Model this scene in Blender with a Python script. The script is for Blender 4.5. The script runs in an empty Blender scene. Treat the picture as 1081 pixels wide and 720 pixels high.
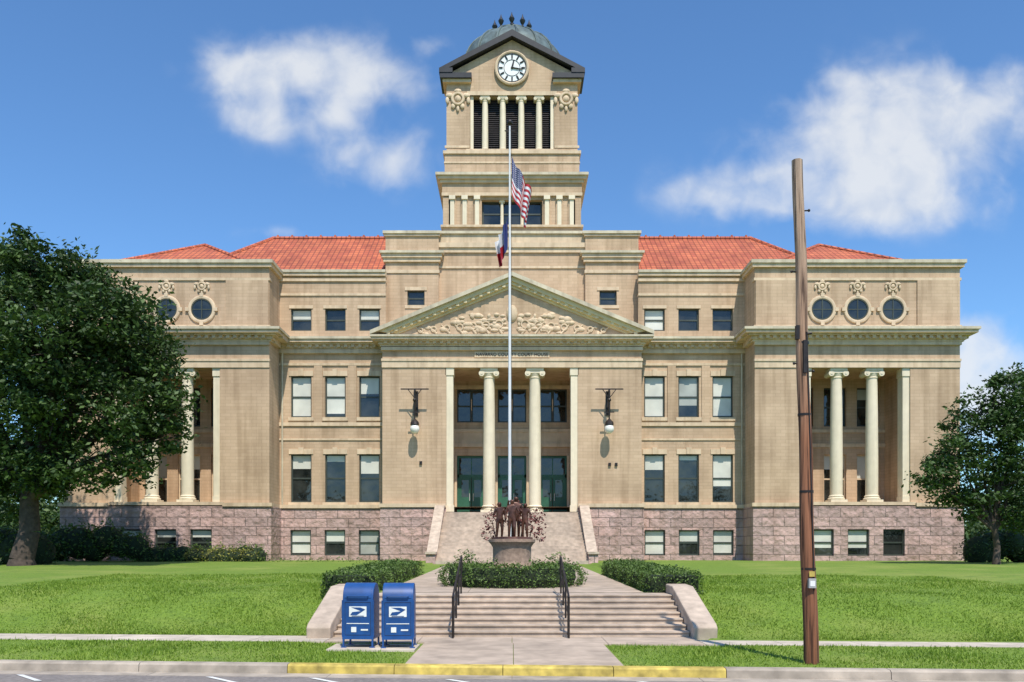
import bpy, math, random
import numpy as np
from mathutils import Vector
random.seed(3); rng=np.random.default_rng(5)
scene=bpy.context.scene
scene.view_settings.view_transform='Standard'
scene.view_settings.look='None'
scene.view_settings.exposure=0

# ------------------------------------------------------------------ materials
def newmat(name):
    m=bpy.data.materials.new(name); m.use_nodes=True
    nt=m.node_tree; b=nt.nodes['Principled BSDF']; return m,nt,b
def N(nt,t,**kw):
    n=nt.nodes.new(t)
    for k,v in kw.items():
        if k in n.inputs: n.inputs[k].default_value=v
        else: setattr(n,k,v)
    return n
def L(nt,a,b): nt.links.new(a,b)
def ramp(nt,fac,stops):
    r=nt.nodes.new('ShaderNodeValToRGB'); e=r.color_ramp.elements
    while len(e)<len(stops): e.new(0.5)
    for i,(p,c) in enumerate(stops):
        e[i].position=p; e[i].color=(c[0],c[1],c[2],1)
    L(nt,fac,r.inputs['Fac']); return r.outputs['Color']
def mathn(nt,op,a,b=None,c=None):
    n=nt.nodes.new('ShaderNodeMath'); n.operation=op
    for i,v in enumerate((a,b,c)):
        if v is None: continue
        if isinstance(v,(int,float)): n.inputs[i].default_value=v
        else: L(nt,v,n.inputs[i])
    return n.outputs[0]
def mixc(nt,f,a,b,mode='MIX'):
    n=nt.nodes.new('ShaderNodeMix'); n.data_type='RGBA'; n.blend_type=mode
    for s,v in ((0,f),(6,a),(7,b)):
        if isinstance(v,(int,float)): n.inputs[s].default_value=v
        elif isinstance(v,tuple): n.inputs[s].default_value=(v[0],v[1],v[2],1)
        else: L(nt,v,n.inputs[s])
    return n.outputs[2]
def bump(nt,b,h,strength=.3,dist=.05):
    n=N(nt,'ShaderNodeBump'); n.inputs['Strength'].default_value=strength; n.inputs['Distance'].default_value=dist
    L(nt,h,n.inputs['Height']); L(nt,n.outputs[0],b.inputs['Normal'])
def objco(nt): return N(nt,'ShaderNodeTexCoord').outputs['Object']

def noisy(name,c,var=.15,scale=3.,rough=.8,bmp=.0,detail=4,metal=0,scale2=None,coat=0,streak=0):
    m,nt,b=newmat(name); co=objco(nt)
    n=N(nt,'ShaderNodeTexNoise'); n.inputs['Scale'].default_value=scale; n.inputs['Detail'].default_value=detail; L(nt,co,n.inputs['Vector'])
    lo=tuple(x*(1-var) for x in c); hi=tuple(min(1,x*(1+var)) for x in c)
    col=ramp(nt,n.outputs[0],[(.3,lo),(.7,hi)])
    n2=N(nt,'ShaderNodeTexNoise'); n2.inputs['Scale'].default_value=scale2 or scale*.13; L(nt,co,n2.inputs['Vector'])
    col=mixc(nt,1.0,col,ramp(nt,n2.outputs[0],[(.3,(1-var,)*3),(.65,(1,1,1))]),'MULTIPLY')
    if streak:
        mp=N(nt,'ShaderNodeMapping'); mp.inputs['Scale'].default_value=(3.2,3.2,.3); L(nt,co,mp.inputs[0])
        n3=N(nt,'ShaderNodeTexNoise'); n3.inputs['Scale'].default_value=1; n3.inputs['Detail'].default_value=4; L(nt,mp.outputs[0],n3.inputs['Vector'])
        col=mixc(nt,1.0,col,ramp(nt,n3.outputs[0],[(.34,(1-streak,1-streak*1.1,1-streak*1.25)),(.52,(1,1,1))]),'MULTIPLY')
    L(nt,col,b.inputs['Base Color']); b.inputs['Roughness'].default_value=rough; b.inputs['Metallic'].default_value=metal
    if coat: b.inputs['Coat Weight'].default_value=coat; b.inputs['Coat Roughness'].default_value=.03
    if bmp: bump(nt,b,n.outputs[0],bmp,.05)
    return m

def brickmat(name,c1,c2,mort,bw,rh,ms,streak=.14,bmp=.25,rough=.85,nscale=7,ndist=.03):
    m,nt,b=newmat(name); co=objco(nt)
    s=N(nt,'ShaderNodeSeparateXYZ'); L(nt,co,s.inputs[0])
    cb=N(nt,'ShaderNodeCombineXYZ'); L(nt,mathn(nt,'ADD',s.outputs[0],s.outputs[1]),cb.inputs[0]); L(nt,s.outputs[2],cb.inputs[1])
    br=N(nt,'ShaderNodeTexBrick'); L(nt,cb.outputs[0],br.inputs['Vector'])
    br.inputs['Color1'].default_value=(*c1,1); br.inputs['Color2'].default_value=(*c2,1); br.inputs['Mortar'].default_value=(*mort,1)
    br.inputs['Scale'].default_value=1; br.inputs['Brick Width'].default_value=bw; br.inputs['Row Height'].default_value=rh
    br.inputs['Mortar Size'].default_value=ms; br.inputs['Mortar Smooth'].default_value=.3
    n=N(nt,'ShaderNodeTexNoise'); n.inputs['Scale'].default_value=.45; n.inputs['Detail'].default_value=6; L(nt,co,n.inputs['Vector'])
    col=mixc(nt,1.0,br.outputs[0],ramp(nt,n.outputs[0],[(.3,(1-streak,1-streak*1.08,1-streak*1.15)),(.6,(1,1,1))]),'MULTIPLY')
    mp=N(nt,'ShaderNodeMapping'); mp.inputs['Scale'].default_value=(2.2,2.2,.16); L(nt,co,mp.inputs[0])
    n3=N(nt,'ShaderNodeTexNoise'); n3.inputs['Scale'].default_value=1; n3.inputs['Detail'].default_value=5; L(nt,mp.outputs[0],n3.inputs['Vector'])
    col=mixc(nt,1.0,col,ramp(nt,n3.outputs[0],[(.32,(1-streak,1-streak*1.1,1-streak*1.25)),(.52,(1,1,1))]),'MULTIPLY')
    L(nt,col,b.inputs['Base Color']); b.inputs['Roughness'].default_value=rough
    inv=mathn(nt,'SUBTRACT',1.0,br.outputs['Fac'])
    nb=N(nt,'ShaderNodeTexNoise'); nb.inputs['Scale'].default_value=nscale; nb.inputs['Detail'].default_value=4; L(nt,co,nb.inputs['Vector'])
    bump(nt,b,mathn(nt,'ADD',inv,nb.outputs[0]),bmp,ndist)
    return m
M={}
M['brick']=brickmat('tan_brick',(.545,.385,.245),(.60,.43,.28),(.48,.34,.215),.62,.2,.014,streak=.22,bmp=.12)
M['granite']=brickmat('pink_granite',(.60,.40,.345),(.42,.295,.26),(.28,.20,.17),1.35,.56,.022,streak=.22,bmp=1.0,nscale=3.2,ndist=.16)
M['trim']=noisy('cream_stone',(.66,.505,.335),.11,2.,.75,streak=.18)
M['column']=noisy('white_column_stone',(.76,.655,.47),.05,3.,.6,streak=.09)
M['cap']=noisy('cornice_cap',(.59,.51,.36),.18,1.5,.6,streak=.2)
M['pedtrim']=noisy('pediment_trim',(.72,.58,.34),.12,2.,.7)
M['frame']=noisy('window_frame_paint',(.05,.06,.045),.2,3,.5)
M['shade']=noisy('interior_shade',(.02,.022,.024),.2,1,.9)  # near-black colour carries the shade of an unlit interior
M['blind']=noisy('window_blind_behind_glass',(.66,.65,.56),.14,.9,.8,coat=.5)
M['blind2']=noisy('grey_blind_behind_glass',(.40,.41,.36),.2,.9,.8,coat=.6)
M['door']=noisy('green_door_paint',(.032,.13,.075),.15,3,.45)
M['black']=noisy('black_metal',(.018,.018,.02),.3,4,.45)
M['dome']=noisy('patina_metal',(.15,.19,.18),.35,1.6,.5,metal=.2,streak=.3)
M['white']=noisy('white_paint',(.8,.8,.76),.04,5,.4)
M['darkmetal']=noisy('dark_bronze_metal',(.045,.035,.03),.3,10,.45,metal=.5)
M['concrete']=noisy('concrete_walk',(.47,.37,.28),.22,2.5,.9,.25)
M['concrete2']=noisy('concrete_steps',(.53,.42,.32),.22,3.5,.9,.25)
M['sidewalk']=noisy('concrete_sidewalk',(.56,.48,.38),.2,3,.9,.2)
M['kerb']=noisy('kerb_concrete',(.42,.355,.28),.28,3,.9,.3)
M['asphalt']=noisy('asphalt',(.23,.20,.18),.2,12,.95,.4)
M['yellow']=noisy('yellow_kerb_paint',(.56,.42,.09),.4,5,.7)
M['mailblue']=noisy('blue_mailbox_paint',(.014,.075,.25),.2,5,.4)
M['bronze']=noisy('bronze',(.13,.055,.035),.5,9,.4,metal=.4)
M['pedestal']=noisy('pedestal_stone',(.35,.24,.17),.25,9,.8,.3)
M['steel']=noisy('flagpole_paint',(.72,.72,.70),.06,3,.4)
M['bark']=noisy('bark',(.075,.055,.042),.35,6,.95,.8)
M['globe']=noisy('lamp_globe',(.8,.78,.7),.03,5,.25)
M['greybox']=noisy('grey_utility_box',(.42,.42,.40),.1,6,.5)
m,nt,b=newmat('window_glass'); co=objco(nt)
n=N(nt,'ShaderNodeTexNoise'); n.inputs['Scale'].default_value=.9; n.inputs['Detail'].default_value=4; L(nt,co,n.inputs['Vector'])
L(nt,ramp(nt,n.outputs[0],[(.35,(.006,.008,.008)),(.7,(.045,.048,.042))]),b.inputs['Base Color'])  # mottled base colour paints in some unevenness of the reflections
b.inputs['Roughness'].default_value=.03; b.inputs['Specular IOR Level'].default_value=.7
n=N(nt,'ShaderNodeTexNoise'); n.inputs['Scale'].default_value=1.1; L(nt,co,n.inputs['Vector']); bump(nt,b,n.outputs[0],.3,.06); M['glass']=m
# tile roof
m,nt,b=newmat('clay_tile_roof')
co=objco(nt); g=N(nt,'ShaderNodeNewGeometry'); sn=N(nt,'ShaderNodeSeparateXYZ'); L(nt,g.outputs['True Normal'],sn.inputs[0])
s=N(nt,'ShaderNodeSeparateXYZ'); L(nt,co,s.inputs[0])
side=mathn(nt,'GREATER_THAN',mathn(nt,'ABSOLUTE',sn.outputs[0]),mathn(nt,'ABSOLUTE',sn.outputs[1]))
al=mathn(nt,'ADD',mathn(nt,'MULTIPLY',s.outputs[0],mathn(nt,'SUBTRACT',1.0,side)),mathn(nt,'MULTIPLY',s.outputs[1],side))
cb=N(nt,'ShaderNodeCombineXYZ'); L(nt,al,cb.inputs[0]); L(nt,s.outputs[2],cb.inputs[1])
br=N(nt,'ShaderNodeTexBrick'); L(nt,cb.outputs[0],br.inputs['Vector']); br.offset=0
br.inputs['Color1'].default_value=(.62,.17,.07,1); br.inputs['Color2'].default_value=(.46,.105,.05,1); br.inputs['Mortar'].default_value=(.22,.065,.04,1)
br.inputs['Scale'].default_value=1; br.inputs['Brick Width'].default_value=.34; br.inputs['Row Height'].default_value=.27; br.inputs['Mortar Size'].default_value=.03; br.inputs['Mortar Smooth'].default_value=.6
n=N(nt,'ShaderNodeTexNoise'); n.inputs['Scale'].default_value=.7; n.inputs['Detail'].default_value=6; L(nt,co,n.inputs['Vector'])
L(nt,mixc(nt,1.0,br.outputs[0],ramp(nt,n.outputs[0],[(.3,(.68,.66,.66)),(.65,(1,1,1))]),'MULTIPLY'),b.inputs['Base Color'])
b.inputs['Roughness'].default_value=.7; bump(nt,b,mathn(nt,'SINE',mathn(nt,'MULTIPLY',al,18.48)),.5,.06); M['tile']=m
# utility pole wood
m,nt,b=newmat('weathered_pole_wood'); co=objco(nt)
mp=N(nt,'ShaderNodeMapping'); mp.inputs['Scale'].default_value=(26,26,.9); L(nt,co,mp.inputs[0])
n=N(nt,'ShaderNodeTexNoise'); n.inputs['Scale'].default_value=1; n.inputs['Detail'].default_value=7; L(nt,mp.outputs[0],n.inputs['Vector'])
s=N(nt,'ShaderNodeSeparateXYZ'); L(nt,co,s.inputs[0])
hz=mathn(nt,'MULTIPLY',s.outputs[2],.115)
base=ramp(nt,hz,[(.0,(.19,.075,.035)),(.45,(.30,.13,.065)),(.62,(.38,.23,.14)),(1,(.42,.31,.22))])
L(nt,mixc(nt,1.0,base,ramp(nt,n.outputs[0],[(.38,(.25,.22,.21)),(.47,(.8,.78,.76)),(.62,(1.15,1.12,1.1))]),'MULTIPLY'),b.inputs['Base Color'])
b.inputs['Roughness'].default_value=.9; bump(nt,b,n.outputs[0],.9,.04); M['pole']=m
# leaves
def leafmat(name,dark,mid,light,trans=.25,ns=.55):
    m,nt,b=newmat(name); g=N(nt,'ShaderNodeNewGeometry'); co=objco(nt)
    n=N(nt,'ShaderNodeTexNoise'); n.inputs['Scale'].default_value=ns; n.inputs['Detail'].default_value=3; L(nt,co,n.inputs['Vector'])
    v=mathn(nt,'ADD',mathn(nt,'MULTIPLY',g.outputs['Random Per Island'],.55),mathn(nt,'MULTIPLY',n.outputs[0],.55))
    c=ramp(nt,v,[(.2,dark),(.5,mid),(.85,light)])
    L(nt,c,b.inputs['Base Color']); b.inputs['Roughness'].default_value=.6
    t=N(nt,'ShaderNodeBsdfTranslucent'); L(nt,c,t.inputs[0])
    mx=N(nt,'ShaderNodeMixShader'); mx.inputs[0].default_value=trans
    L(nt,b.outputs[0],mx.inputs[1]); L(nt,t.outputs[0],mx.inputs[2]); L(nt,mx.outputs[0],nt.nodes['Material Output'].inputs[0])
    return m
M['oak']=leafmat('oak_leaves',(.016,.036,.008),(.036,.076,.014),(.085,.15,.028))
M['leaf2']=leafmat('tree_leaves',(.02,.045,.010),(.04,.085,.016),(.08,.15,.03))
M['hedge']=leafmat('hedge_leaves',(.035,.07,.012),(.08,.14,.022),(.15,.24,.04),ns=2)
M['redleaf']=leafmat('red_leaves',(.08,.02,.02),(.20,.06,.06),(.34,.12,.10))
M['yleaf']=leafmat('yellow_shrub_leaves',(.10,.11,.02),(.22,.22,.04),(.36,.34,.06))
M['grassblade']=leafmat('grass_blades',(.09,.16,.010),(.175,.29,.018),(.31,.41,.055),.3)
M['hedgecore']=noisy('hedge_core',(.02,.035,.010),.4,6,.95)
# ground
m,nt,b=newmat('lawn_ground'); co=objco(nt)
n=N(nt,'ShaderNodeTexNoise'); n.inputs['Scale'].default_value=16; n.inputs['Detail'].default_value=7; L(nt,co,n.inputs['Vector'])
n2=N(nt,'ShaderNodeTexNoise'); n2.inputs['Scale'].default_value=.42; n2.inputs['Detail'].default_value=6; L(nt,co,n2.inputs['Vector'])
n4=N(nt,'ShaderNodeTexNoise'); n4.inputs['Scale'].default_value=1.6; n4.inputs['Detail'].default_value=5; L(nt,co,n4.inputs['Vector'])
c=ramp(nt,n.outputs[0],[(.3,(.085,.15,.012)),(.7,(.19,.29,.025))])
c=mixc(nt,ramp(nt,n2.outputs[0],[(.46,(0,0,0)),(.68,(.5,.5,.5))]),c,(.29,.31,.07))
c=mixc(nt,ramp(nt,n4.outputs[0],[(.55,(0,0,0)),(.72,(.5,.5,.5))]),c,(.075,.135,.018))
L(nt,c,b.inputs['Base Color']); b.inputs['Roughness'].default_value=.95; bump(nt,b,n.outputs[0],.6,.06); M['lawn']=m
# flags
def uvsep(nt):
    t=N(nt,'ShaderNodeTexCoord'); s=N(nt,'ShaderNodeSeparateXYZ'); L(nt,t.outputs['UV'],s.inputs[0]); return s.outputs[0],s.outputs[1],t
m,nt,b=newmat('striped_flag_cloth'); u,v,t=uvsep(nt)
st=mathn(nt,'MODULO',mathn(nt,'FLOOR',mathn(nt,'MULTIPLY',v,13)),2)
c=mixc(nt,st,(.42,.02,.03),(.72,.72,.72))
can=mathn(nt,'MULTIPLY',mathn(nt,'LESS_THAN',u,.42),mathn(nt,'LESS_THAN',v,.54))
vo=N(nt,'ShaderNodeTexVoronoi'); vo.inputs['Scale'].default_value=18; vo.inputs['Randomness'].default_value=0; L(nt,t.outputs['UV'],vo.inputs['Vector'])
star=mathn(nt,'LESS_THAN',vo.outputs['Distance'],.25)
c=mixc(nt,can,c,mixc(nt,star,(.02,.03,.13),(.7,.7,.7)))
L(nt,c,b.inputs['Base Color']); b.inputs['Roughness'].default_value=.8; M['usflag']=m
m,nt,b=newmat('lone_star_flag_cloth'); u,v,t=uvsep(nt)
c=mixc(nt,mathn(nt,'GREATER_THAN',v,.5),(.7,.7,.7),(.42,.02,.03)); c=mixc(nt,mathn(nt,'LESS_THAN',u,.4),c,(.02,.03,.13))
L(nt,c,b.inputs['Base Color']); M['txflag']=m

# ------------------------------------------------------------------ mesh helpers
class Part:
    def __init__(s,name,mat,smooth=False): s.name=name; s.mat=mat; s.v=[]; s.f=[]; s.smooth=smooth
    def add(s,vs,fs):
        o=len(s.v); s.v.extend(vs); s.f.extend([tuple(i+o for i in f) for f in fs])
    def box(s,x0,x1,y0,y1,z0,z1):
        if x0>x1: x0,x1=x1,x0
        s.add([(x0,y0,z0),(x1,y0,z0),(x1,y1,z0),(x0,y1,z0),(x0,y0,z1),(x1,y0,z1),(x1,y1,z1),(x0,y1,z1)],
              [(0,3,2,1),(4,5,6,7),(0,1,5,4),(1,2,6,5),(2,3,7,6),(3,0,4,7)])
    def quad(s,a,b,c,d): s.add([a,b,c,d],[(0,1,2,3)])
    def prism(s,pts,y0,y1):
        n=len(pts); vs=[(x,y0,z) for x,z in pts]+[(x,y1,z) for x,z in pts]
        s.add(vs,[tuple(range(n)),tuple(range(2*n-1,n-1,-1))]+[(i,i+n,(i+1)%n+n,(i+1)%n) for i in range(n)])
    def prismx(s,pts,x0,x1):
        n=len(pts); vs=[(x0,y,z) for y,z in pts]+[(x1,y,z) for y,z in pts]
        s.add(vs,[tuple(range(n-1,-1,-1)),tuple(range(n,2*n))]+[(i,(i+1)%n,(i+1)%n+n,i+n) for i in range(n)])
    def lathe(s,cx,cy,prof,seg=20):
        vs=[];fs=[]
        for r,z in prof:
            for i in range(seg):
                a=2*math.pi*i/seg; vs.append((cx+r*math.cos(a),cy+r*math.sin(a),z))
        for j in range(len(prof)-1):
            for i in range(seg):
                k=(i+1)%seg; fs.append((j*seg+i,j*seg+k,(j+1)*seg+k,(j+1)*seg+i))
        fs.append(tuple(range(seg-1,-1,-1))); fs.append(tuple((len(prof)-1)*seg+i for i in range(seg)))
        s.add(vs,fs)
    def tube(s,p0,p1,r0,r1=None,seg=10):
        if r1 is None: r1=r0
        p0=Vector(p0);p1=Vector(p1); d=(p1-p0).normalized()
        a=d.orthogonal().normalized(); b=d.cross(a); vs=[]
        for p,r in ((p0,r0),(p1,r1)):
            for i in range(seg):
                t=2*math.pi*i/seg; vs.append(tuple(p+a*math.cos(t)*r+b*math.sin(t)*r))
        s.add(vs,[(i,(i+1)%seg,(i+1)%seg+seg,i+seg) for i in range(seg)]+[tuple(range(seg-1,-1,-1)),tuple(range(seg,2*seg))])
    def ball(s,c,r,seg=10,rings=7,sc=(1,1,1)):
        vs=[];fs=[]
        for j in range(rings+1):
            t=math.pi*j/rings
            for i in range(seg):
                a=2*math.pi*i/seg; vs.append((c[0]+sc[0]*r*math.sin(t)*math.cos(a),c[1]+sc[1]*r*math.sin(t)*math.sin(a),c[2]-sc[2]*r*math.cos(t)))
        for j in range(rings):
            for i in range(seg):
                k=(i+1)%seg; fs.append((j*seg+i,j*seg+k,(j+1)*seg+k,(j+1)*seg+i))
        s.add(vs,fs)
    def ring(s,c,R,r,seg=24,sec=8,depth=1.0):
        vs=[];fs=[]
        for i in range(seg):
            a=2*math.pi*i/seg
            for j in range(sec):
                t=2*math.pi*j/sec; rr=R+r*math.cos(t)
                vs.append((c[0]+rr*math.cos(a),c[1]+r*math.sin(t)*depth,c[2]+rr*math.sin(a)))
        for i in range(seg):
            for j in range(sec):
                k=(i+1)%seg;l=(j+1)%sec; fs.append((i*sec+j,i*sec+l,k*sec+l,k*sec+j))
        s.add(vs,fs)
    def disc(s,c,r,seg=28,th=.04):
        s.prism([(c[0]+r*math.cos(2*math.pi*i/seg),c[2]+r*math.sin(2*math.pi*i/seg)) for i in range(seg)],c[1]-th,c[1])
    def build(s,parent=None):
        me=bpy.data.meshes.new(s.name); me.from_pydata(s.v,[],s.f); me.materials.append(s.mat)
        if s.smooth:
            for p in me.polygons: p.use_smooth=True
            me.set_sharp_from_angle(angle=math.radians(40))
        me.update(); o=bpy.data.objects.new(s.name,me); scene.collection.objects.link(o)
        if parent: o.parent=parent
        return o
def empty(name,loc=(0,0,0)):
    e=bpy.data.objects.new(name,None); scene.collection.objects.link(e); e.location=loc; e.empty_display_size=.3; return e

# ------------------------------------------------------------------ courthouse
P={}
def part(k,mat,smooth=False):
    if k not in P: P[k]=Part(k,M[mat],smooth)
    return P[k]
walls=part('brick_walls','brick'); base=part('granite_base','granite'); trim=part('stone_trim','trim')
frames=part('window_frames','frame'); glass=part('window_glass','glass'); blinds=part('window_blinds','blind'); blinds2=part('grey_window_blinds','blind2'); shade_sheet=part('belfry_shade_sheet','shade')
cols=part('ionic_columns','column',True); caps=part('cornice_caps','cap'); roof=part('tile_roof','tile'); ptrim=part('pediment_mouldings','pedtrim')
orn=part('carved_ornaments','trim',True); blk=part('tower_gable_roofs','black'); doors=part('entrance_doors','door'); wframes=part('white_window_frames','trim')

def wall(p,x0,x1,z0,z1,y,ops=(),reveal=.35):
    xs=sorted(set([x0,x1]+[v for o in ops for v in o[:2]])); zs=sorted(set([z0,z1]+[v for o in ops for v in o[2:]]))
    for i in range(len(xs)-1):
        for j in range(len(zs)-1):
            cx=(xs[i]+xs[i+1])/2; cz=(zs[j]+zs[j+1])/2
            if any(o[0]<cx<o[1] and o[2]<cz<o[3] for o in ops): continue
            p.quad((xs[i],y,zs[j]),(xs[i+1],y,zs[j]),(xs[i+1],y,zs[j+1]),(xs[i],y,zs[j+1]))
    for a,b,c,d in ops:
        r=y+reveal
        p.quad((a,y,c),(a,y,d),(a,r,d),(a,r,c)); p.quad((b,y,c),(b,r,c),(b,r,d),(b,y,d))
        p.quad((a,y,c),(a,r,c),(b,r,c),(b,y,c)); p.quad((a,y,d),(b,y,d),(b,r,d),(a,r,d))
wr=random.Random(77)
def window(xc,w,z0,z1,y,blind=.5,fr=None,mull=False,dep=.17):
    """y = wall front; sash sits a little behind"""
    fr=fr or frames
    a,b=xc-w/2,xc+w/2; yf=y+dep; t=.085
    fr.box(a,a+t,yf,yf+.1,z0,z1); fr.box(b-t,b,yf,yf+.1,z0,z1)
    fr.box(a+t,b-t,yf,yf+.1,z0,z0+t*1.2); fr.box(a+t,b-t,yf,yf+.1,z1-t,z1)
    zm=(z0+z1)/2; fr.box(a+t,b-t,yf+.01,yf+.09,zm-.05,zm+.05)
    if mull: fr.box(xc-.03,xc+.03,yf+.015,yf+.085,z0+t,z1-t)
    zb=z1-(z1-z0)*blind; zlo=z0+t
    j=wr.uniform(-.012,.012)
    if blind<.97: glass.quad((a+t,yf+.06+j,zlo),(b-t,yf+.06-j,zlo),(b-t,yf+.06-j,max(zb,zlo+.01)),(a+t,yf+.06+j,max(zb,zlo+.01)))
    if blind>0:
        zz=max(zb,zlo); (blinds if wr.random()<.85 else blinds2).quad((a+t,yf+.06,zz),(b-t,yf+.06,zz),(b-t,yf+.06,z1-t),(a+t,yf+.06,z1-t))
def cornice(x0,x1,yf,yb,z0,z1,pr,t=trim,cap=caps,dent=True):
    h=z1-z0
    for a,b,q in ((0,.16,.22),(.16,.42,.34),(.42,.55,.62),(.55,.80,.88)):
        t.box(x0-pr*q,x1+pr*q,yf-pr*q,yb,z0+a*h,z0+b*h)
    cap.box(x0-pr,x1+pr,yf-pr,yb,z0+.80*h,z1)
    if dent:
        n=int((x1-x0)/.42)
        for i in range(n):
            x=x0+(i+.5)*(x1-x0)/n
            t.box(x-.1,x+.1,yf-pr*.55,yf-pr*.34+.002,z0+.2*h,z0+.419*h)
def column(x,y,z0,z1,r,seg=20):
    h=z1-z0
    cols.box(x-r*1.35,x+r*1.35,y-r*1.35,y+r*1.35,z0,z0+r*.4)
    cols.lathe(x,y,[(r*1.3,z0+r*.4),(r*1.35,z0+r*.6),(r*1.15,z0+r*.8),(r*1.2,z0+r*1.0),(r*1.0,z0+r*1.2),(r,z0+h*.33),(r*.95,z0+h*.66),(r*.86,z1-r*1.6),(r*.98,z1-r*1.5),(r*.9,z1-r*1.35),(r*1.1,z1-r*.8)],seg)
    cols.box(x-r*1.4,x+r*1.4,y-r*1.2,y+r*1.2,z1-r*.42,z1)
    for sx in (-1,1):
        cols.tube((x+sx*r*1.18,y-r*1.15,z1-r*.85),(x+sx*r*1.18,y+r*1.15,z1-r*.85),r*.47,seg=14)
        cols.tube((x+sx*r*1.18,y-r*1.22,z1-r*.85),(x+sx*r*1.18,y-r*1.15,z1-r*.85),r*.2,seg=8)
    cols.box(x-r*1.18,x+r*1.18,y-r*1.1,y+r*1.1,z1-r*.8,z1-r*.425)
def ornament(x,y,z,s):
    orn.ring((x,y,z),.42*s,.13*s,18,6); orn.ball((x,y,z),.26*s,8,6,(1,.5,1))
    for sx in (-1,1):
        orn.ball((x+sx*.62*s,y,z+.25*s),.24*s,8,6,(1.3,.5,.8)); orn.ball((x+sx*.8*s,y,z-.12*s),.18*s,8,6,(.8,.5,1.5))
        orn.ball((x+sx*.35*s,y,z-.55*s),.17*s,8,6,(1,.5,1.2))
    orn.ball((x,y,z+.6*s),.2*s,8,6,(1.4,.5,.8)); orn.ball((x,y,z-.75*s),.15*s,8,6,(.8,.5,1.6))

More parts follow.
